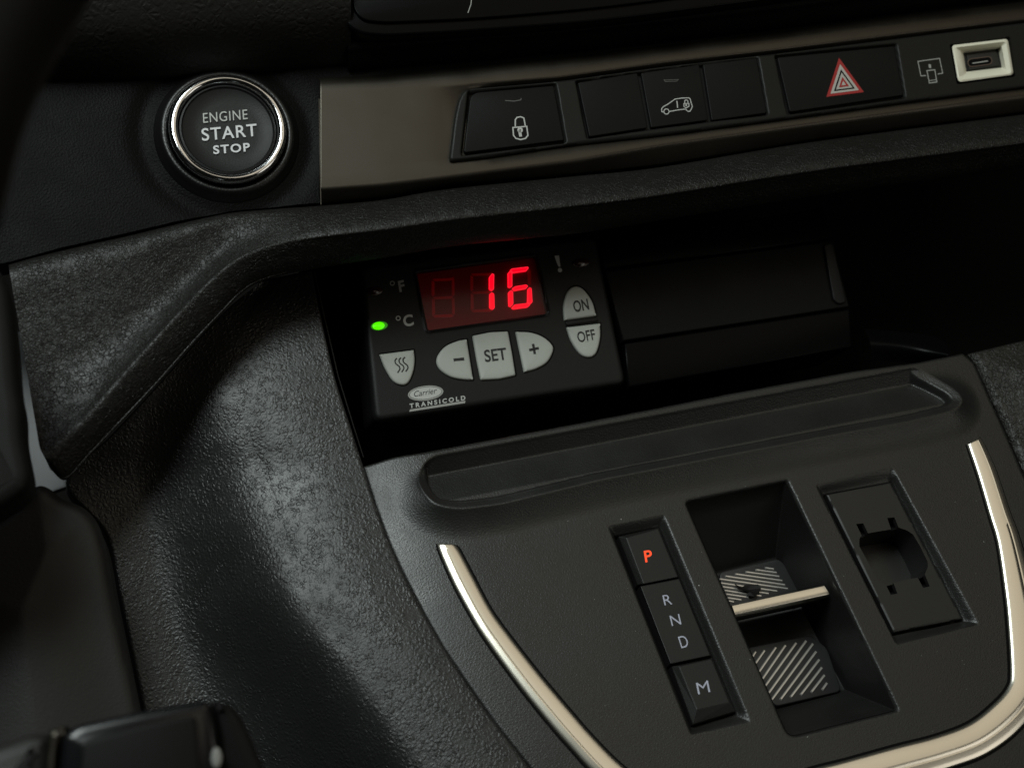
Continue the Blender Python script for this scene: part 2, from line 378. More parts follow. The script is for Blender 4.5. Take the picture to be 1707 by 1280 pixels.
# --- black switch insert
IPl = W(.0352)
ins = [(774, 148), (930, 135), (1100, 111), (1300, 88), (1500, 63), (1830, 22), (1830, 128), (1707, 145), (1529, 167), (1318, 196), (1107, 224), (939, 242), (802, 263), (749, 269), (751, 252), (758, 195), (765, 165)]
wells = [[(781, 151), (927, 139), (944, 238), (769, 259)], [(960, 134), (1064, 120), (1167, 106), (1264, 95), (1281, 191), (1180, 203), (1080, 216), (979, 231)], [(1292, 92), (1495, 73), (1510, 163), (1313, 191)], [(1583, 74), (1684, 61), (1693, 128), (1595, 141)]]
wp = [fillet(metric(IPl, IPl.px(p, .0012)), .0009) for p in wells]
inset_out = fillet(IPl.px(ins, .0012), [.003, .01, .01, .01, .01, 0, 0, .01, .01, .01, .01, .01, .01, .0016, .001, .01, .003])
io = metric(IPl, inset_out)
def hins(q):
    d, _ = sdf(q, io); h = .0012+edge_round(d, .0008)
    for k, p in enumerate(wp):
        dd, _ = sdf(q, p); h -= (.0022 if k < 3 else 0)*sstep(-dd, -.0003, .0005)
    return h
V, Fc = sheet(IPl, inset_out, hins, .00042, holes=[unmetric(IPl, wp[3])], skirt=.003); link('switch_panel', V, Fc, 'swpanel', dash)

# ================================================================== START BUTTON
sb = thing('start_button', 'round black ENGINE START STOP button in a chrome ring left of the trim strip', 'button', FP.pt([unmetric(FP, bc[None])[0]], 0)[0])
bc_uv = unmetric(FP, bc[None])[0]
def ringgeo(prof, n=96, jog=0):
    rows_ = []
    for r, h in prof:
        a = np.linspace(0, 2*math.pi, n+1); rows_.append(FP.pt(bc_uv+np.stack([r*np.cos(a), r*np.sin(a)], 1), h))
    return grid(np.array(rows_)[::-1])
R0 = br_
prof = [(R0*1.0, .000), (R0*1.0, .0042)]+[(R0*(.92+.08*math.cos(a)), .0046+.0017*math.sin(a)) for a in np.linspace(.1, math.pi*.86, 14)]+[(R0*.838, .0040), (R0*.835, .001)]
V, Fc = ringgeo(prof); link('chrome_ring', V, Fc, 'mirror', sb)
prof = [(R0*1.25, -.0004), (R0*1.235, .0001), (R0*1.21, .0006), (R0*1.16, .0019), (R0*1.12, .0029), (R0*1.08, .0032), (R0*1.04, .0030), (R0*1.02, .0024), (R0*1.015, .001)]
V, Fc = ringgeo(prof); link('collar', V, Fc, 'collar', sb)
prof = [(R0*.83, .001), (R0*.83, .0040), (R0*.82, .0046), (R0*.79, .0048), (R0*.775, .0043), (R0*.76, .0041), (R0*.5, .0039), (R0*.2, .00385), (R0*.001, .00385)]
V, Fc = ringgeo(prof); cap = link('cap', V, Fc, 'body', sb, sharp=50)
TPn = FP.off(.0043)
text('lettering', 'ENGINE', (339, 205.5), (413, 199), (338, 189), TPn, 0, 'printmid', cap, space=1.1, label='small grey word ENGINE')
text('lettering', 'START', (337, 235.5), (429, 227), (335.5, 214.5), TPn, 0, 'print', cap, bold=.012, space=1.12, label='larger white word START')
text('lettering', 'STOP', (356, 257.5), (417, 252.5), (355, 243), TPn, 0, 'print', cap, bold=.025, space=1.2, label='bold white word STOP')

# ================================================================== SWITCHES
GR = 'black switches along the trim strip'
SWP = W(.0352)
def switch(name, label, pts, r=.0006, cat='switch', group=GR):
    t = thing(name, label, cat, SWP.hit(*np.mean(pts, 0)), group)
    pts = np.array(pts, float); c = pts.mean(0)
    px = c+(pts-c)*(1-np.array((4.2, 4.2))/np.maximum(np.abs(pts-c), 20))
    cap_ = prism('cap', px, SWP, .0006, -.0009, 'swcap', t, bev=.0003, r=r)
    return t, cap_
lock, lc = switch('locking_switch', 'wide black switch with a closed padlock symbol at the left end of the row', wells[0], r=[.003, .0005, .0005, .0012])
h1 = .00068
a = [(859, 213), (859, 200), (862, 196), (868, 195), (873, 197), (874, 201), (876, 212)]
strokes('padlock_symbol', [([(855, 213), (878, 211), (880, 226), (876, 231), (868, 233), (860, 231), (856, 226)], 2.2, True), (a, 2.2), ([(866, 218), (868, 228)], 5), (circ(867, 217, 3, 3, 8), 3.5, True)], SWP, h1, 'printmid', lc)
strokes('indicator', [([(842, 168), (857, 169), (868, 167), (869, 164)], 1.6)], SWP, h1, 'printfaint', lc)
sw = [[(963, 136), (1064, 121), (1080, 215), (981, 229)], [(1068, 120), (1167, 107), (1181, 202), (1084, 214)], [(1171, 106), (1263, 96), (1279, 190), (1185, 202)]]
def shr(q): q = np.array(q, float); c = q.mean(0); return c+(q-c)*1.06
switch('blank_switch', 'blank black switch between the padlock switch and the van symbol switch', shr(sw[0]))
vs_, vc = switch('door_lock_switch', 'black switch with a grey van and padlock outline', shr(sw[1]))
switch('blank_switch', 'blank black switch between the van symbol switch and the hazard switch', shr(sw[2]))
def z(x, y): return (1080+x/7.76, 110+y/7.76)
van = [z(*p) for p in ((205, 600), (180, 595), (178, 555), (200, 530), (270, 490), (350, 432), (440, 418), (530, 415), (548, 430), (560, 480), (575, 525), (562, 560), (545, 588), (520, 592), (500, 575), (490, 560), (400, 570), (275, 592))]
strokes('van_symbol', [(van, 1.6), ([z(*p) for p in circ(240, 592, 34, 34, 14)], 1.6, True), ([z(375, 455), z(385, 545)], 2), ([z(*p) for p in ((465, 490), (530, 487), (532, 525), (497, 545), (468, 530))], 1.6, True), ([z(*p) for p in ((475, 488), (478, 450), (495, 442), (515, 450), (520, 485))], 1.6), ([z(495, 500), z(497, 522)], 3)], SWP, h1, 'printmid', vc)
strokes('indicator', [([z(205, 180), z(225, 205), z(370, 200), z(395, 178), z(225, 186), z(205, 180)], 1.1)], SWP, h1, 'printfaint', vc)
hz, hc = switch('hazard_switch', 'wide black hazard switch with red and white warning triangle', wells[2], r=.0008)
TP = SWP.off(.00065)
def tri(name, sc_, h, m, lab):
    ap, bl, br2 = np.array((1398.5, 97.)), np.array((1377.5, 162.)), np.array((1440., 154.)); c = np.array((1405.5, 141.)); 
    q = [c+(p-c)*sc_ for p in (ap, bl, br2)]; uv = ccw(fillet(TP.px(q), .0003 if sc_ > .6 else .0001)); n = len(uv)
    link(name, TP.pt(uv, h), [list(range(n))], m, hc, smooth=False, label=lab)
for i, (s_, mm_) in enumerate(((1, 'red'), (.76, 'white'), (.56, 'gap'), (.44, 'white'), (.27, 'red'), (.12, 'white'))): tri('triangle', s_, .00006*(i+1), mm_, ['red outer band of the triangle', 'white band', 'thin black line in the triangle', 'inner white band', 'red heart of the triangle', 'white centre'][i])

# usb socket
ub = thing('usb_socket', 'pale framed oblong usb socket at the right end of the switch row', 'usb socket', P(1637, 100, .034))
UP = W(.0352)
fo = [(1586, 76), (1680, 65), (1690, 125), (1597, 138)]; fi = [(1604, 86), (1667, 79), (1674, 115), (1610, 123)]; fd = [(1606, 89), (1664, 82), (1670, 113), (1611, 120)]
fm = [(1590.5, 80), (1677, 69.5), (1686, 123), (1600, 134)]
def ringrows(levels, pl):
    rows_ = []
    for px, h, r in levels: u = ccw(fillet(pl.px(px, h), r)); rows_.append(np.vstack([pl.pt(u, h), pl.pt(u[:1], h)]))
    return grid(rows_)
V, Fc = ringrows([(fo, -.002, .0016), (fo, .0012, .0016), (np.array(fo)*.85+np.array(fm)*.15, .0018, .0016), (fm, .0021, .0014), (np.array(fi)*.75+np.array(fm)*.25, .0006, .0006), (fi, -.001, .0004), (fd, -.0024, .0004)], UP)
link('surround', V, Fc, 'cream', ub, sharp=50)
ubk = prism('socket_block', fd, UP, -.0022, -.004, 'insert', ub, bev=.0001)
prism('socket_block_step', [(1612, 92), (1661, 86), (1666, 109), (1616, 116)], UP, -.0014, -.0022, 'switch', ub, bev=.0002)
pc = circ(1620, 105, 6.5, 6.5, 8, 0, 80, 262)+circ(1647, 101.5, 6.5, 6.5, 8, 0, -98, 82)
V, Fc = ribbon_geo(pc, 1.8, UP, -.0012, True); link('port_rim', V, Fc, 'gloss', ub, smooth=False)
prism('port', pc, UP, -.00128, -.0014, 'gap', ub, bev=.00003); strokes('contact_tongue', [([(1621, 106), (1647, 102)], 2.)], UP, -.00118, 'printdim', ub)
def z(x, y): return (1510+x/8.665, 50+y/8.665)
strokes('phone_link_symbol', [([z(*p) for p in ((290, 662), (218, 668), (175, 458), (487, 415), (532, 628), (462, 640))], 1.7), ([z(*p) for p in ((305, 592), (418, 578), (448, 755), (340, 770))], 1.9, True), ([z(*p) for p in ((335, 735), (440, 722))], 1.3), ([z(345, 500), z(350, 552)], 5)], W(.0352), .00128, 'printdim', ub)

# ================================================================== PADDED LEDGE
cols = [((-90, 462), (-70, 800), (-70, 830)), ((14, 441), (66, 745), (84, 782)), ((60, 428), (78, 758), (110, 800)), ((150, 407), (110, 728), (147, 762)), ((215, 393), (147, 694), (184, 723)), ((281, 377), (220, 609), (257, 646)), ((340, 364), (294, 528), (312, 584)), ((387, 355), (352, 468), (367, 525)), ((430, 351), (400, 432), (404, 488)), ((480, 347), (455, 412), (440, 468)), ((535, 343), (530, 400), (514, 450)), ((640, 333), (640, 388), (640, 430)), ((746, 315), (750, 372), (762, 410)), ((957, 294), (960, 348), (955, 390)), ((1100, 279), (1100, 330), (1100, 368)), ((1353, 237), (1353, 290), (1353, 328)), ((1707, 191), (1707, 243), (1707, 280)), ((1830, 176), (1830, 228), (1830, 265))]
cols = cols[1:]
rows = []
spec = [('T', 0, .016, .014), ('T', 0, .0285, .0285), ('T', .06, .033, .0340), ('T', .3, .0385, .0328), ('T', .62, .0425, .0315), ('T', .88, .0435, .0345), ('R', 0, .0420, .0370), ('R', .35, .0385, .0355), ('R', .75, .0345, .0325), ('B', 0, .030, .0295)]
for s_, t_, wv, wl_ in spec:
    r = []
    for c_i, (T, Rg, B) in enumerate(cols):
        T, Rg, B = np.array(T, float), np.array(Rg, float), np.array(B, float)
        p = T+(Rg-T)*t_ if s_ == 'T' else Rg+(B-Rg)*t_ if s_ == 'R' else B
        bl_k = float(sstep(c_i, 4.5, 10.5)); r.append(P(*p, wl_*(1-bl_k)+wv*bl_k))
    rows.append(r)
lastr = list(rows[-1]); rows.append([p+np.array((0, .0035, -.004)) for p in lastr]); rows.append([p+np.array((0, .030, -.07)) for p in lastr])
V, Fc = loft(np.array(rows), 7, 5); link('padded_ledge', V, Fc, 'ledge', dash)
# --- recess behind the controller
rc = [P(505, 440, -.055)+np.array((.0, .01, 0)), P(1830, 240, -.055)+np.array((.05, .03, 0)), P(1830, 640, -.055)+np.array((.05, 0, 0)), P(505, 800, -.055)+np.array((.0, 0, 0))]
bk = np.array(rc); fr_ = bk+np.array((0, 0, .048)); 
link('recess_wall', np.vstack([bk, fr_]), [[0, 3, 2, 1], [0, 1, 5, 4], [1, 2, 6, 5], [2, 3, 7, 6], [3, 0, 4, 7]], 'gap', dash, smooth=False)
CvP = W(-.006)
cv = prism('recess_cover', [(1008, 452), (1387, 402), (1416, 511), (1039, 568)], CvP, 0, -.03, 'swcap', dash, bev=.0006)
prism('clip', [(1373, 407), (1389, 405), (1411, 503), (1398, 507), (1390, 500)], CvP, .0012, -.004, 'body', cv, bev=.0005, r=.0012)
prism('recess_cover_foot', [(1041, 572), (1417, 514), (1420, 579), (1047, 646)], W(-.0065), 0, -.03, 'glass', dash, bev=.0008)
prism('recess_cover_head', [(1000, 410), (1375, 345), (1386, 399), (1006, 449)], W(-.0085), 0, -.03, 'glass', dash, bev=.0008)
V, Fc = loft([[P(1440, 548, -.01), P(1500, 553, -.005), P(1560, 562, .002), P(1585, 584, .008)], [P(1450, 570, -.004), P(1500, 576, .0), P(1540, 584, .004), P(1580, 592, .010)], [P(1455, 600, -.006), P(1500, 604, -.004), P(1540, 606, .0), P(1580, 606, .006)]])
link('recess_lip', V, Fc, 'glass', dash)

# ================================================================== TEMPERATURE CONTROLLER
D = W(0.)
ctl = thing('temperature_controller', 'black temperature controller reading 16 in red with pale grey keys', 'temperature controller', P(830, 690, 0))
body = [(601, 450), (996, 396), (1044, 640), (626, 702)]
DP = D
bo = fillet(DP.px([(598, 444), (994, 392), (1046, 640), (624, 704)]), .0035); bom = metric(DP, bo)
disp_px = [(695, 455), (893, 428), (912, 523), (713, 551)]
dm = fillet(metric(DP, DP.px(disp_px)), [.0004, .0012, .0012, .0008])
def hbody(q):
    d, _ = sdf(q, bom); h = edge_round(d, .0022)
    dd, _ = sdf(q, dm); h += .0005*(1-sstep(np.abs(dd-.0006), 0, .0006))
    return h
V, Fc = sheet(DP, bo, hbody, .00042, holes=[unmetric(DP, dm)], skirt=.020)
cb = link('body', V, Fc, 'body', ctl, sharp=60)
# display: red backing, segments, red window
dback = prism('display', np.array(disp_px)*1.0, DP, -.0016, -.0022, 'dispback', ctl, bev=.0001)
u = unmetric(DP, inset(ccw(dm), -.00005)); n = len(u)
link('display_window', DP.pt(u, -.0001), [list(range(n))], 'filter', ctl, smooth=False)
def z(x, y): return (680+x/6.828, 410+y/6.828)
lit = [[(960, 312), (982, 325), (980, 490), (955, 510), (925, 490), (925, 355)], [(955, 528), (982, 545), (987, 705), (965, 722), (930, 700), (930, 548)],
       [(1160, 275), (1185, 258), (1365, 236), (1375, 250), (1350, 285), (1190, 308)], [(1158, 290), (1188, 308), (1188, 460), (1160, 475), (1140, 465), (1137, 310)],
       [(1185, 485), (1220, 460), (1345, 440), (1370, 455), (1345, 485), (1210, 510)], [(1170, 505), (1197, 520), (1200, 660), (1170, 692), (1148, 680), (1143, 530)],
       [(1385, 470), (1408, 482), (1418, 640), (1385, 662), (1360, 645), (1365, 490)], [(1180, 700), (1215, 668), (1360, 650), (1395, 668), (1365, 695), (1200, 718)]]
for s_ in lit:
    px = [z(*p) for p in s_]
    uv = fillet(DP.px(px, -.0006), .00018, 3); V, Fc = prism_geo(uv, DP, -.0006, -.0015, .00004)
    sg = link('segment', V, Fc, 'seg', dback, smooth=False, label='lit red segment')
    V, Fc = ribbon_geo(DP.px, 1, DP, 0) if False else (None, None)
    q = inset(ccw(uv), .00004); 
    Vr = np.concatenate([DP.pt(q, -.00057), DP.pt(inset(q, .00011), -.00057)]); n = len(q)
    link('segment_rim', Vr, [[i, (i+1) % n, n+(i+1) % n, n+i] for i in range(n)], 'segedge', dback, smooth=False, label='paler edge of a lit segment')
# unlit digits
G1 = [[(280, 375), (495, 365), (525, 350), (515, 375), (480, 395), (305, 400)], [(270, 395), (302, 410), (302, 560), (285, 575), (270, 560)], [(500, 380), (528, 370), (530, 555), (515, 570), (500, 560)], [(285, 582), (500, 570), (515, 580), (495, 600), (305, 605)], [(275, 600), (305, 615), (310, 770), (285, 795), (275, 785)], [(500, 605), (528, 590), (535, 770), (520, 785), (503, 770)], [(285, 800), (310, 785), (495, 775), (520, 795), (500, 810), (300, 815)]]
for dx, dy, skip in ((0, 0, ()), (440, -60, (2, 5)), ):
    for i, s_ in enumerate(G1):
        if i in skip: continue
        prism('segment', [z(x+dx, y+dy) for x, y in s_], DP, -.0014, -.0016, 'ghost', dback, bev=.00003, label='unlit dark red segment')
prism('segment', [z(*p) for p in ((1375, 262), (1400, 275), (1403, 430), (1390, 445), (1368, 430), (1362, 290))], DP, -.0014, -.0016, 'ghost', dback, bev=.00003, label='unlit dark red segment')
# keys
def key(pts, label, r=0, sm=False, name='key', dome=.0002):
    return prism(name, pts, DP, .0011, -.0005, 'key', ctl, bev=.0008, r=r, sm=sm, dome=dome, label=label)
def keygap(pts, r, sm):
    uv = DP.px(pts, .00015); uv = smooth_closed(uv) if sm else fillet(uv, r); uv = inset(ccw(uv), -.00035); V, Fc = prism_geo(uv, DP, .00012, -.0004, .00003)
    link('key_gap', V, Fc, 'gap', ctl, smooth=False)
def z(x, y): return (580+x/3.283, 380+y/3.283)
def arc(pts, n=6): return [tuple(p) for p in spline(np.array(pts, float), n)]
kON = arc([z(1185, 505), z(1180, 430), z(1200, 350), z(1242, 318), z(1290, 335), z(1338, 400), z(1362, 480)])
kOF = arc([z(1382, 520), z(1383, 600), z(1362, 680), z(1325, 706), z(1275, 690), z(1225, 620), z(1197, 542)])
kMI = arc([z(652, 607), z(600, 617), z(530, 650), z(487, 712), z(500, 768), z(560, 812), z(630, 828), z(688, 830)])
kSE = [z(682, 588), z(780, 568), z(878, 563), z(900, 680), z(920, 806), z(830, 826), z(728, 831), z(705, 720)]
kPL = arc([z(965, 788), z(1030, 770), z(1090, 735), z(1122, 680), z(1120, 640), z(1070, 595), z(1000, 570), z(918, 566)])
kHT = arc([z(362, 665), z(367, 720), z(360, 780), z(335, 840), z(300, 858), z(250, 838), z(205, 770), z(172, 690)])
kk = {}
for nm, pts, r, lab in (('on', kON, .0002, 'pale domed ON key'), ('off', kOF, .0002, 'pale OFF key, rounded at its foot'), ('minus', kMI, .0002, 'pale minus key, rounded to the left'), ('set', kSE, .0006, 'pale square SET key'), ('plus', kPL, .0002, 'pale plus key, rounded to the right'), ('heat', kHT, .0003, 'pale key with three wavy lines')):
    keygap(pts, r, False); kk[nm] = key(pts, lab, r)
KP = D.off(.00136)
def kt(b, bl, br2, tl, k_, **kw): text('lettering', b, bl, br2, tl, KP, 0, 'ink', kk[k_], **kw)
kt('ON', z(1240, 462), z(1322, 447), z(1228, 400), 'on', bold=.018); kt('OFF', z(1262, 628), z(1358, 610), z(1250, 570), 'off', bold=.012)
kt('SET', z(752, 735), z(873, 720), z(742, 668), 'set', bold=.02)
strokes('symbol', [([z(578, 722), z(636, 716)], 5)], KP, 0, 'ink', kk['minus']); strokes('symbol', [([z(992, 668), z(1045, 657)], 4.6), ([z(1013, 634), z(1023, 690)], 4.6)], KP, 0, 'ink', kk['plus'])
for i in range(3):
    pass
strokes('symbol', [(arc([z(268+i*22, 712-i*3), z(258+i*22, 725-i*3), z(262+i*22, 742-i*3), z(280+i*22, 757-i*3), z(284+i*22, 772-i*3), z(272+i*22, 792-i*3)]), 2.2) for i in range(3)], KP, 0, 'ink', kk['heat'])
prism('key_bar', [z(1192, 512), z(1366, 488), z(1370, 508), z(1196, 532)], DP, .0006, 0, 'body', ctl, bev=.0002)
# printed marks
BP = D.off(.00008)
text('lettering', 'F', z(283, 352), z(315, 344), z(272, 292), BP, 0, 'printdim', cb, bold=.035, label='letter F of the Fahrenheit mark'); text('lettering', 'C', z(308, 543), z(362, 533), z(298, 480), BP, 0, 'printmid', cb, bold=.03, label='letter C of the Celsius mark')
strokes('degree_mark', [([z(*p) for p in circ(243, 303, 11, 11, 16)], 1.7, True)], BP, 0, 'printdim', cb); strokes('degree_mark', [([z(*p) for p in circ(275, 494, 11, 11, 16)], 1.7, True)], BP, 0, 'printmid', cb)
strokes('exclamation_mark', [([z(1143, 152), z(1150, 185), z(1158, 212)], [9, 6, 3.5]), ([z(*p) for p in circ(1160, 231, 6, 6, 10)], 3.8, True)], BP, 0, 'printmid', cb)
def led(cx, cy, m_, lab, rx=46, ry=24):
    e = prism('indicator_lamp', [z(*p) for p in circ(cx, cy, rx, ry, 28, -6)], DP, .0003, -.0002, m_[0], ctl, bev=.0001, label=lab)
    prism('lens', [z(*p) for p in circ(cx-4, cy, rx*.72, ry*.85, 28, -6)], DP, .0006, .0002, m_[1], e, bev=.0001, dome=.0004)
led(172, 535, ('greend', 'green'), 'lit green lamp beside the Celsius mark'); led(145, 345, ('ledoff', 'ledoff'), 'unlit lamp beside the Fahrenheit mark'); led(1275, 190, ('ledoff', 'ledoff'), 'dark red unlit lamp beside the exclamation mark')
# maker's badge
def z(x, y): return (660+x/12.193, 620+y/12.193)
for i, (rx, ry, m_) in enumerate(((362, 150, 'printdim'), (332, 126, 'ink'), (324, 119, 'printmid'))):
    uv = ccw(BP.px([z(*p) for p in circ(603, 430, rx, ry, 48, -7)])); link('badge_oval', BP.pt(uv, .00003*(i+1)), [list(range(len(uv)))], m_, cb, smooth=False)
text('badge_lettering', 'Carrier', z(372, 505), z(838, 428), z(362, 392), BP, .00014, 'ink', cb, shear=.25)
text('badge_lettering', 'TRANSICOLD', z(282, 740), z(1415, 570), z(276, 645), BP, .00004, 'printmid', cb, bold=.035, space=1.55)
uv = ccw(BP.px([z(*p) for p in ((268, 808), (285, 762), (1412, 582), (1405, 632))])); link('badge_underline', BP.pt(uv, .00004), [[0, 1, 2, 3]], 'printdim', cb, smooth=False)

# ================================================================== CENTRE CONSOLE
con = thing('centre_console', 'black moulded centre console with curved satin strip and leather grained sides', 'centre console', C.hit(1150, 1100))
left_e = [(604, 769), (615, 805), (626, 840), (648, 900), (672, 953), (705, 1018), (740, 1080), (782, 1143), (826, 1206), (864, 1255), (887, 1284), (960, 1370)]
back_e = [(1707, 552), (1605, 586), (1531, 602), (1420, 617), (1216, 654), (1100, 677), (950, 706), (874, 720), (795, 735), (710, 751), (657, 757)]
plate_px = left_e[:-1]+[(905, 1420), (1850, 1420), (1850, 1000), (1745, 860), (1707, 789), (1676, 717), (1649, 658), (1625, 604), (1606, 587)]+back_e[2:]
po = C.px(plate_px)
pm = metric(C, po)
crest = [(716, 757), (1531, 606), (1562, 625), (1592, 650), (1603, 672), (1590, 688), (1519, 706), (1400, 727), (1000, 804), (831, 845), (760, 853), (722, 846), (703, 823), (694, 795)]
tm = fillet(metric(C, C.px(crest, .002)), .004)
trk = metric(C, C.px([(690, 640), (1500, 490)]+crest[1:]+[(694, 780)], .002)); trk = fillet(trk, .004)
fl = metric(C, C.px([(732, 757), (1540, 606), (1550, 684), (1000, 787), (757, 834), (738, 818)], -.002)); 
gs = fillet(metric(C, C.px([(1014, 877), (1107, 858), (1251, 1202), (1152, 1224)])), .0008)
gi = metric(C, C.px([(1026, 893), (1099, 879), (1227, 1187), (1153, 1210)], -.002))
bs = fillet(metric(C, C.px([(1360, 809), (1488, 779), (1632, 1040), (1495, 1074)])), .0010)
bi = metric(C, C.px([(1374, 824), (1486, 803), (1607, 1033), (1487, 1058)], -.002))
pk = fillet(metric(C, C.px([(1144, 836), (1312, 801), (1496, 1182), (1316, 1227)])), [.0016, .0008, .0008, .003])
tb = nrm(metric(C, C.px([(1531, 606)]))[0]-metric(C, C.px([(716, 757)]))[0]); tbn = np.array((-tb[1], tb[0])); tb0 = metric(C, C.px([(716, 757)]))[0]
fb0 = metric(C, C.px([(1000, 787)], -.002))[0]
lec = metric(C, C.px(left_e))
def roll(q):
    q = np.atleast_2d(q); best = np.full(len(q), 1e9); tt = np.zeros(len(q))
    for i_, (a_, b_) in enumerate(zip(lec[:-1], lec[1:])):
        e = b_-a_; t = np.clip(((q-a_)@e)/(e@e), 0, 1); d = np.linalg.norm(q-(a_+t[:, None]*e), axis=1); k_ = d < best; best[k_] = d[k_]; tt[k_] = (i_+t)[k_]
    w_ = np.interp(tt, [0, 3, 6, 9, 12], [.026, .026, .024, .020, .018]); s_ = np.interp(tt, [0, 3, 6, 9, 12], [.26, .24, .15, .10, .08])
    return -s_/(2*w_)*np.clip(w_-best, 0, 1)**2
def hplate(q):
    d, _ = sdf(q, pm); h = edge_round(d, .0014)
    # raised lip round the oddments tray, the tray floor falling away towards the dash
    h += roll(q)
    t, _ = sdf(q, tm); back = -(q-tb0)@tbn
    lipm = sstep(back, .003, .020); h += .0040*lipm*np.clip(1-np.maximum(t, 0)/.0095, 0, 1)**1.7
    t2, _ = sdf(q, trk); ind = -t2; front = (q-fb0)@tbn
    floor = -.0008-.36*np.clip(front, 0, 1)
    wallin = .0040*lipm-.0011*sstep(ind, -.0004, .0036)-.009*sstep(ind, .0030, .0062)
    bw = -.0002-1.0*np.clip(back-.0008, 0, 1)
    inner = np.maximum(np.maximum(floor, wallin), bw)
    k = sstep(-t, -.0002, .0006); h = np.where(t < 0, h*(1-k)+inner*k, h)
    for s_, i_, dep in ((gs, gi, .0028), (bs, bi, .0030)):
        a_, _ = sdf(q, s_); b_, _ = sdf(q, i_); a_ = -a_; fr = np.clip(a_/(np.maximum(a_, 0)+np.maximum(b_, 0)+1e-9), 0, 1); fr = np.where(a_ > 0, fr, 0)
        h -= dep*sstep(fr, -.15, 1.1)*(a_ > 0); h -= .004*sstep(-b_, -.0001, .0003)
    pd, _ = sdf(q, pk); h += edge_round(-np.maximum(pd, 0), .0012)
    return h
pk_uv = unmetric(C, pk)
cup_h = inset(ccw(C.px([(1340+x/4., 770+y/4.) for x, y in ((370, 515), (428, 474), (582, 448), (640, 436), (700, 458), (730, 482), (775, 560), (826, 665), (826, 700), (800, 760), (760, 772), (692, 782), (598, 808), (545, 822), (500, 790), (468, 745), (430, 670), (370, 560))], -.0016)), -.0006)
V, Fc = sheet(C, po, hplate, .00036, holes=[pk_uv, cup_h], skirt=.010)
link('panel', V, Fc, 'plate', con)
# --- pocket through the panel
fl_px = [(1170, 962), (1297, 926), (1404, 1152), (1288, 1180)]; FD = -.026
rimu = ccw(pk); nR = len(rimu)
fluv = C.px(fl_px, FD); 
def resamp(poly, k):
    """k points per side of a four-cornered loop whose corners come from the quad order"""
    return poly
AF = None
rq = C.px([(1144, 836), (1312, 801), (1496, 1182), (1316, 1227)]); rr = [.0016, .0008, .0008, .003]
AF = np.linalg.lstsq(np.hstack([rq, np.ones((4, 1))]), fluv, rcond=None)[0]
rim = inset(ccw(pk_uv), .00012); bot = np.hstack([rim, np.ones((len(rim), 1))]) @ AF
rows = []
for t, h in ((0, -.0010), (0, -.002), (.2, None), (.45, None), (.7, None), (.9, None), (.97, None), (1, FD)):
    u = rim*(1-t)+bot*t; h = -.002+(FD+.002)*t if h is None else h; rows.append(np.vstack([C.pt(u, h), C.pt(u[:1], h)]))
V, Fc = grid(rows); n = len(rows[0])-1; base = (len(rows)-1)*(n+1)
Fc = [f[::-1] for f in Fc]; Fc.append([base+i for i in range(n)])
link('pocket_wall', V, Fc, 'switch', con, sharp=60)
# --- curved satin strip
S = [((729, 903), (757, 905)), ((734, 920), (766, 912)), ((757, 972), (790, 957)), ((787, 1028), (818, 1010)), ((812, 1068), (845, 1049)), ((864, 1140), (899, 1119)), ((911, 1199), (950, 1180)), ((948, 1242), (990, 1226)), ((1000, 1297), (1042, 1277)), ((1075, 1352), (1112, 1325)), ((1190, 1375), (1210, 1332)), ((1352, 1345), (1340, 1284)), ((1420, 1325), (1407, 1266)), ((1512, 1300), (1494, 1242)), ((1584, 1279), (1560, 1225)), ((1645, 1256), (1617, 1203)), ((1698, 1217), (1658, 1171)), ((1734, 1168), (1681, 1144)), ((1742, 1120), (1686, 1118)), ((1736, 1030), (1682, 1044)), ((1722, 970), (1676, 985)), ((1700, 893), (1664, 905)), ((1684, 850), (1651, 860)), ((1661, 782), (1631, 792)), ((1642, 740), (1616, 748)), ((1634, 727), (1613, 739))]
So = spline(C.px([s[0] for s in S], .001), 8); Si = spline(C.px([s[1] for s in S], .001), 8)
prof = [(0, -.002), (0, .0004), (.015, .0007), (.05, .00100), (.18, .00124), (.30, .00146), (.335, .00150), (.35, .00142), (.365, .00142), (.38, .00158), (.50, .00160), (.72, .00146), (.88, .00116), (.95, .0009), (.985, .0005), (1, 0), (1, -.002)]
k = len(So); endf = np.clip(np.minimum(np.arange(k), k-1-np.arange(k))/4., 0, 1)
rows = [C.pt(So+(Si-So)*t, np.where(h > 0, h*(.15+.85*np.sqrt(1-(1-endf)**2)), h)+roll(metric(C, So))) for t, h in prof]
V, Fc = grid(rows); Fc += [[i*k for i in range(len(prof))], [i*k+k-1 for i in range(len(prof))][::-1]]
link('satin_strip', V, [f[::-1] for f in Fc], 'chrome', con, sharp=50)
# dark seat of the strip
So2 = So+(So-Si)*.07; Si2 = Si+(Si-So)*.07
V, Fc = grid([C.pt(Si2, .00014+roll(metric(C, Si2))), C.pt(So2, .00014+roll(metric(C, So2)))]); link('strip_seam', V, Fc, 'gap', con, smooth=False)

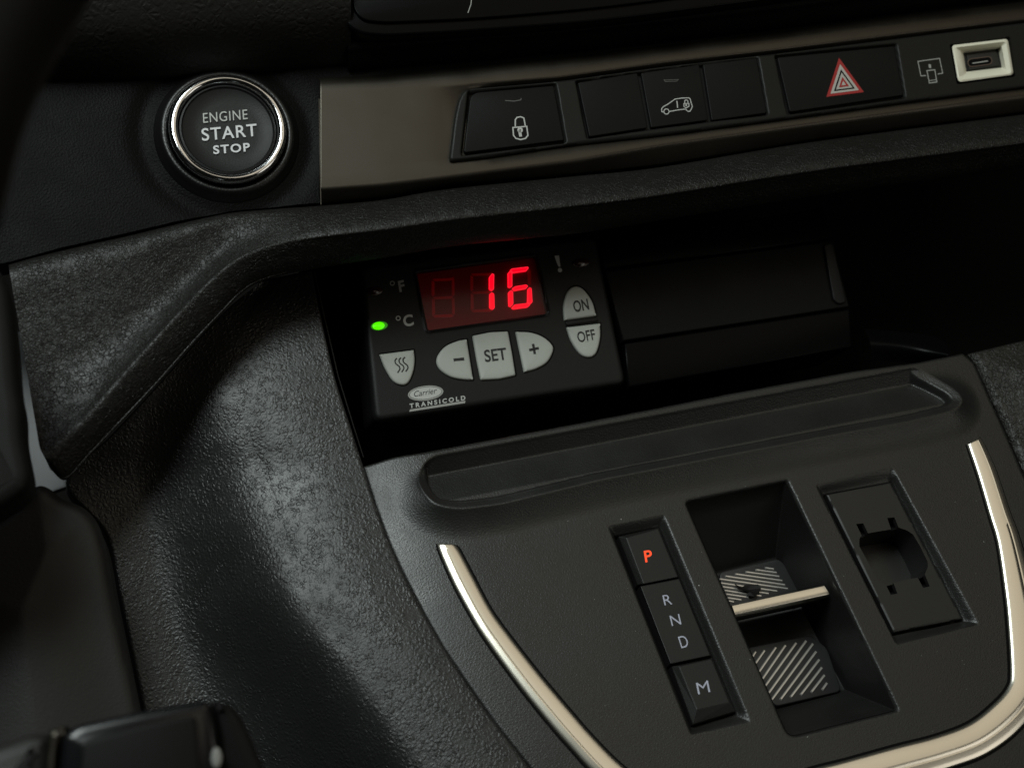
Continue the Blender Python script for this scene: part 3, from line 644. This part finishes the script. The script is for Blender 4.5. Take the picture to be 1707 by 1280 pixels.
# --- leather grained side (driver's knee side)
Rr = [(518, 452), (532, 520), (557, 628), (583, 710), (603, 772), (647, 900), (704, 1019), (781, 1144), (890, 1290)]
wR = [.014, .014, .0155, .0185, None, None, None, None, None]
Lr = [(436, 469), (367, 527), (258, 648), (185, 726), (112, 803), (178, 890), (205, 1010), (240, 1180), (262, 1300)]
Mr = [(470, 462), (400, 545), (383, 640), (412, 725), (440, 790), (478, 905), (535, 1025), (635, 1150), (740, 1300)]   # where the side turns up to the driver
wRv = []
for i, r in enumerate(Rr): wRv.append([.0050, .0078, .0124, .0156][i] if i < 4 else float(C.hit(r[0]-1, r[1], .0012+float(roll(metric(C, C.px([r])))[0]))[2]))
wLv = [.001, .001, .000, -.003, -.006, -.007, -.006, -.004, -.001]; wid = [40, 60, 120, 180, 215, 235, 265, 310, 350]; ris = [.0003, .0012, .0026, .0036, .0042, .0045, .004, .003, .003]
tab = spline(np.array([[*l, *m_, *r, a, b, c, d] for l, m_, r, a, b, c, d in zip(Lr, Mr, Rr, wRv, wLv, wid, ris)], float), 14)
rows = []
for lx, ly, mx_, my_, rx, ry, wr, wl, wd, rs in tab:
    us = np.linspace(0, 1, 90); xs_ = lx+(rx-lx)*us; bow = (my_-(ly+(ry-ly)*(mx_-lx)/(rx-lx)))
    tt = (mx_-lx)/(rx-lx); ys_ = ly+(ry-ly)*us+bow*np.where(us < tt, us/tt*(2-us/tt), 1-((us-tt)/(1-tt))**2)
    wm = wr-rs; e = np.clip((xs_-mx_)/min(135, (rx-mx_)*.95), 0, 1)
    wl = wl+.004; ww = wl-.006*us+(wm-wl+.006*us)*sstep(xs_, mx_-wd, mx_+8)+rs*(1-(1-e)**2)
    row = [P(x, y, w_) for x, y, w_ in zip(xs_, ys_, ww)]
    l0, pr = row[0], row[-1]
    rows.append([l0+np.array((-.001, 0, -.012)), l0+np.array((-.0004, 0, -.001))]+row+[pr+np.array((.0003, 0, -.0005)), pr+np.array((.0006, 0, -.004)), pr+np.array((.001, 0, -.02))])
rows = [[p+np.array((0, .002, -.02)) for p in rows[0]], [p+np.array((0, .0006, -.001)) for p in rows[0]]]+rows
V, Fc = grid(np.array(rows)); link('side_panel', V, Fc, 'knee', con)
strokes('side_panel_lip', [([(524, 452), (539, 520), (564, 628), (590, 712), (606, 762)], 2)], W(.002), 0, 'softblack', con)
# --- grained panel on the passenger side
rp = C.px([(1617, 586), (1700, 566), (1860, 540), (1900, 1000), (1765, 870), (1713, 789), (1683, 717), (1655, 658), (1632, 606)], .001); rpm = metric(C, rp)
def hr(q): d, _ = sdf(q, rpm); return .001+edge_round(d, .002)+.004*sstep(-d, 0, .02)
V, Fc = sheet(C, rp, hr, .0008, skirt=.012); link('side_panel', V, Fc, 'right', con, label='wrinkled leather grain panel on the passenger side')

# ================================================================== GEAR SELECTOR
gear = thing('gear_selector', 'column of black gear buttons marked P, RND and M with orange lit P', 'gear selector', C.hit(1130, 1045, -.003))
GT = .0012
def gbtn(pts, facets, lab):
    """tapered key: base quad at the slot, smaller top; facets = how far each corner moves in"""
    b = C.px(pts, -.0006); t = C.px(facets, GT); V = np.vstack([C.pt(b, -.005), C.pt(b, -.0006), C.pt(t, GT)])
    Fc = [[i, (i+1) % 4, 4+(i+1) % 4, 4+i] for i in range(4)]+[[4+i, 4+(i+1) % 4, 8+(i+1) % 4, 8+i] for i in range(4)]+[[8, 9, 10, 11]]
    Fc = [f[::-1] for f in Fc]
    o = link('button', V, Fc, 'insert', gear, smooth=False, label=lab)
    bm_ = o.modifiers.new('edges', 'BEVEL'); bm_.width = .00022; bm_.segments = 2; bm_.limit_method = 'ANGLE'; bm_.angle_limit = math.radians(12)
    return o
bP = gbtn([(1031, 894), (1098, 879), (1131, 961), (1063, 975)], [(1044, 896), (1097, 881), (1130, 961.5), (1073, 973)], 'black P button with its letter lit orange')
bR = gbtn([(1066, 977), (1132, 964), (1185, 1092), (1117, 1107)], [(1068, 977), (1132, 964.5), (1184, 1092), (1118, 1106)], 'long black button with R, N and D')
bM = gbtn([(1119, 1110), (1187, 1096), (1226, 1185), (1155, 1207)], [(1132, 1110), (1186, 1098), (1216, 1170), (1162, 1182)], 'black M button with bevelled foot')
GP = C.off(GT+.00006)
text('letter', 'P', (1076, 937), (1088.5, 935), (1073, 918), GP, 0, 'orange', bP, bold=.012)
text('letter', 'R', (1108, 1008.5), (1121, 1006.5), (1104, 992), GP, 0, 'printlav', bR, bold=-.006)
text('letter', 'N', (1120, 1043), (1136, 1040), (1116, 1026), GP, 0, 'printlav', bR, bold=-.006)
text('letter', 'D', (1136, 1080), (1149, 1077), (1130, 1061), GP, 0, 'printlav', bR, bold=-.006)
text('letter', 'M', (1164, 1157), (1184, 1152.5), (1160, 1138), GP, 0, 'printlav', bM, bold=-.006)

# ================================================================== POCKET: mats, bridge, scrap
def matobj(name, label, quad, h, ribs_px, rib_w, lift):
    t = prism(name, quad, C, h, h-.0015, 'mat_', None, bev=.0004, r=.002, label=label, cat='mat', group='ribbed mats in the pocket')
    mb = MB()
    for a, b in ribs_px:
        a, b = C.px([a, b], h+lift); d = nrm(b-a); nn = np.array((-d[1], d[0]))*rib_w
        V = np.vstack([C.pt(np.array([a+nn, b+nn, b-nn, a-nn]), h), C.pt(np.array([a+nn*.5+d*.0003, b+nn*.5-d*.0003, b-nn*.5-d*.0003, a-nn*.5+d*.0003]), h+lift)])
        mb.add(V, [[0, 1, 5, 4], [1, 2, 6, 5], [2, 3, 7, 6], [3, 0, 4, 7], [4, 5, 6, 7]])
    V = np.concatenate(mb.V); at = INV[t.name]
    o = link('rib', V, [f[::-1] for f in mb.F], 'rib', t, smooth=False, kind='stuff') if False else link('ribs', V, [f[::-1] for f in mb.F], 'rib', t, smooth=False)
    return t
def z(x, y): return (1130+x/5.69, 790+y/5.69)
up = [(z(*a), z(*b)) for a, b in (((830, 885), (918, 898)), ((740, 905), (945, 932)), ((645, 925), (970, 968)), ((545, 945), (998, 1008)), ((450, 965), (1025, 1048)), ((395, 992), (1052, 1085)), ((405, 1030), (950, 1108)), ((420, 1065), (870, 1132)), ((440, 1100), (800, 1155)), ((455, 1135), (680, 1168)), ((470, 1170), (610, 1192)), ((480, 1200), (540, 1212)))]
matobj('ribbed_mat', 'black mat with pale slanting ribs behind the satin bar in the pocket', [z(390, 930), z(960, 800), z(1200, 1060), z(1130, 1230), z(470, 1300)], FD+.0025, up, .00042, .0005)
def z(x, y): return (1180+x/5.02, 1000+y/5.02)
lo_ = [(z(*a), z(*b)) for a, b in (((375, 475), (405, 425)), ((400, 530), (480, 415)), ((430, 600), (575, 390)), ((458, 660), (655, 372)), ((482, 718), (745, 352)), ((510, 778), (828, 335)), ((535, 835), (885, 360)), ((610, 830), (912, 425)), ((695, 810), (938, 492)), ((780, 790), (960, 558)), ((868, 768), (982, 622)), ((960, 748), (1003, 688)))]
matobj('ribbed_mat', 'black mat with bright slanting ribs in front of the satin bar in the pocket', [z(300, 400), z(860, 290), z(1000, 400), z(1120, 760), z(560, 890)], FD+.0025, lo_, .00042, .0005)
BH = -.0045
brg = thing('divider_bar', 'satin metal bar across the middle of the pocket', 'divider', C.hit(1300, 1010, BH))
def z(x, y): return (1130+x/5.69, 790+y/5.69)
tp = C.px([z(512, 1238), z(1385, 1050), z(1440, 1142), z(545, 1335)], BH)
rows = []
B3 = [C.pt(tp[i:i+1], BH)[0] for i in range(4)]      # back-left, back-right, front-right, front-left
dn = -C.n; fw = nrm(B3[3]-B3[0])
prof = [(0, .006), (0, .0010), (.05, .0002), (.08, .0001), (.12, .00006), (.5, -.00004), (.93, 0), (.96, .00008), (.985, .0003), (1.0, .0010), (.98, .0040)]
for f_, dz in prof: rows.append([B3[0]+(B3[3]-B3[0])*f_+dn*dz, B3[1]+(B3[2]-B3[1])*f_+dn*dz])
rows = np.array(rows); r3 = np.stack([rows[:, 0]+(rows[:, 1]-rows[:, 0])*t for t in np.linspace(0, 1, 8)], 1)
V, Fc = grid(r3); a_, b_ = r3.shape[:2]; Fc = [list(f) for f in Fc]+[[i*b_ for i in range(a_)][::-1], [i*b_+b_-1 for i in range(a_)]]
link('bar', V, Fc, 'chrome', brg, sharp=60)
under = [B3[3]+dn*.0035, B3[2]+dn*.0035, B3[2]+dn*.0085-fw*.0006, B3[3]+dn*.0085-fw*.0006, B3[3]+dn*.0095-fw*.003, B3[2]+dn*.0095-fw*.003, B3[2]+dn*.020-fw*.003, B3[3]+dn*.020-fw*.003]
bkk = [B3[0]+dn*.004, B3[1]+dn*.004, B3[1]+dn*.020, B3[0]+dn*.020]
U = np.array(under+bkk)
link('support', U, [[0, 3, 2, 1], [3, 4, 5, 2], [4, 7, 6, 5], [8, 9, 10, 11], [1, 2, 5, 6, 10, 9], [0, 8, 11, 7, 4, 3], [0, 1, 9, 8]], 'insert', brg, smooth=False)
# torn scrap lying on the upper mat
sp = C.px([z(*p) for p in ((540, 1040), (600, 1075), (640, 1050), (700, 1045), (760, 1050), (785, 1090), (770, 1130), (720, 1165), (660, 1150), (700, 1120), (640, 1115), (590, 1095), (560, 1070))], FD+.004)
uv = ccw(sp); hh = rng.uniform(-.0002, .0009, len(uv)); cV = C.pt(np.vstack([uv, uv.mean(0)]), np.append(FD+.0038+hh, FD+.0036)); n = len(uv)
link('torn_scrap', np.vstack([cV, cV-C.n*.0003]), [[i, (i+1) % n, n] for i in range(n)]+[[n+1+(i+1) % n, n+1+i, 2*n+1] for i in range(n)]+[[i, n+1+i, n+1+(i+1) % n, (i+1) % n] for i in range(n)], 'softblack', None, smooth=False, label='small torn dark scrap lying on the ribs behind the satin bar', cat='scrap')

# ================================================================== BLANKING PLATE
def z(x, y): return (1340+x/4., 770+y/4.)
BPh = -.0016
bpq = [z(153, 216), z(578, 134), z(1057, 1040), z(603, 1130)]
hole = [z(*p) for p in ((348, 412), (396, 408), (428, 474), (582, 448), (556, 372), (604, 368), (632, 436), (690, 456), (728, 482), (775, 560), (826, 665), (826, 700), (806, 748), (840, 828), (796, 838), (760, 770), (692, 780), (598, 806), (624, 876), (580, 884), (548, 820), (500, 790), (468, 745), (430, 670), (370, 560), (370, 515), (386, 490))]
hm = C.px(hole, BPh); ob = C.px(bpq, BPh)
hmm = metric(C, hm); obm = metric(C, ob)
def hb(q): d, _ = sdf(q, obm); return BPh+edge_round(d, .0004)
V, Fc = sheet(C, ob, hb, .00035, holes=[hm], skirt=.0018)
bl_ = thing('blanking_plate', 'matt black oblong blanking plate with notched round cut-out, right of the pocket', 'blanking plate', C.hit(1490, 930, BPh))
link('plate', V, Fc, 'switch', bl_, sharp=50)
u0 = ccw(C.px([z(*p) for p in ((370, 515), (428, 474), (582, 448), (640, 436), (700, 458), (730, 482), (775, 560), (826, 665), (826, 700), (800, 760), (760, 772), (692, 782), (598, 808), (545, 822), (500, 790), (468, 745), (430, 670), (370, 560))], BPh)); c_ = u0.mean(0)
rows = [np.vstack([C.pt(c_+(u0-c_)*s, h), C.pt(c_+(u0[:1]-c_)*s, h)]) for s, h in ((1, BPh-.0012), (.99, -.006), (.96, -.014))]
V, Fc = grid(rows); n = len(u0); Fc = [f[::-1] for f in Fc]+[[2*(n+1)+i for i in range(n)]]
link('cup', V, Fc, 'switch', bl_, sharp=60)

# ================================================================== DRIVER'S SIDE
# cover of the steering column, low on the left
SHP = W(.034)
so = SHP.px([(-120, 960), (-40, 892), (0, 864), (32, 838), (50, 812), (66, 804), (84, 812), (100, 828), (140, 842), (162, 866), (176, 905), (190, 990), (228, 1150), (262, 1320), (262, 1400), (-120, 1400)]); som = metric(SHP, fillet(so, .004)); so = unmetric(SHP, som)
def hs_(q): d, _ = sdf(q, som); return edge_round(d, .004)+.006*sstep(-d, 0, .03)
V, Fc = sheet(SHP, so, hs_, .0009, skirt=.012)
link('column_cover', V, Fc, 'shroud', None, label='dark brown black rounded column cover at the lower left', cat='column cover')
# pale trim glimpsed through the gap
prism('door_trim', [(15, 552), (40, 552), (64, 640), (80, 740), (112, 797), (112, 812), (60, 830), (30, 830)], W(-.02), 0, -.004, 'pale', None, bev=.001, label='pale grey sliver seen through the gap at the left edge', cat='trim')
# steering wheel: rim across the top left corner, boss down the left edge
sw_ = thing('steering_wheel', 'out of focus dark steering wheel rim and hub along the left edge', 'steering wheel', P(-40, 400, .12))
prism('hub', [(-200, 380), (-20, 420), (14, 470), (24, 556), (30, 640), (38, 676), (38, 720), (52, 790), (46, 815), (20, 836), (-60, 880), (-200, 950)], W(.085), 0, -.02, 'softblack', sw_, bev=.004, r=.004)
path = [P(x, y, .26) for x, y in ((40, -160), (-30, -60), (-100, 60), (-150, 180), (-190, 330))]; path = spline(path, 6)
ring = []
for i, p in enumerate(path):
    d = nrm(path[min(i+1, len(path)-1)]-path[max(i-1, 0)]); s1 = nrm(np.cross(d, (0, 0, 1))); s2 = np.cross(d, s1); a = np.linspace(0, 2*math.pi, 25)
    ring.append(p+.016*(np.cos(a)[:, None]*s1+np.sin(a)[:, None]*s2))
V, Fc = grid(ring); link('rim', V, Fc, 'softblack', sw_)
# stalk / lever block at the bottom left, out of focus
stk = thing('column_lever', 'out of focus glossy black lever block at the bottom left corner', 'lever', P(240, 1290, .15))
LP = W(.155)
prism('housing', [(104, 1222), (130, 1208), (230, 1186), (340, 1166), (352, 1172), (362, 1210), (380, 1400), (90, 1400)], LP, 0, -.03, 'black', stk, bev=.002, r=[.003, .002, 0, .002, .002, 0, 0, 0])
prism('face', [(136, 1236), (236, 1208), (328, 1190), (340, 1400), (128, 1400)], LP, .0008, -.002, 'softblack', stk, bev=.0008, r=.002)
prism('collar', [(80, 1218), (112, 1208), (104, 1230), (94, 1260), (90, 1400), (70, 1400)], LP, -.002, -.02, 'bronze', stk, bev=.0015, r=.001)
prism('side_cheek', [(356, 1168), (384, 1172), (402, 1192), (420, 1230), (450, 1300), (470, 1400), (368, 1400)], LP, -.004, -.03, 'softblack', stk, bev=.002, r=[.001, .002, .002, 0, 0, 0, 0])
prism('painted_highlight', circ(361, 1263, 9, 18, 20), LP, .0006, -.002, 'printmid', stk, bev=.0008)  # highlight on the lever, put in as a pale raised oval
prism('knob', [(-60, 1260), (0, 1240), (50, 1222), (84, 1224), (84, 1400), (-60, 1400)], LP, -.004, -.025, 'shroud', stk, bev=.004, r=.002)

# ================================================================== dust on the console
mb = MB(); oc = np.array([(1, 0, 0), (-1, 0, 0), (0, 1, 0), (0, -1, 0), (0, 0, 1), (0, 0, -1)], float); of = [(0, 2, 4), (2, 1, 4), (1, 3, 4), (3, 0, 4), (2, 0, 5), (1, 2, 5), (3, 1, 5), (0, 3, 5)]
from math import hypot
for x, y in list(zip(rng.uniform(640, 1660, 150), rng.uniform(770, 1270, 150))):
    q = metric(C, C.px([(x, y)])); 
    if any(sdf(q, s_)[0][0] < .001 for s_ in (gs, bs, pk, tm)) or sdf(q, pm)[0][0] > -.002: continue
    r = rng.choice([.00007, .00011, .00018], p=[.6, .32, .08]); mb.add(C.pt(unmetric(C, q), .0001)[0]+oc*r*rng.uniform(.6, 1.4, 3), of)
mb.obj('dust', 'dust', None, smooth=False, kind='stuff', label='scattered tiny specks of dust on the console panel', cat='dust')
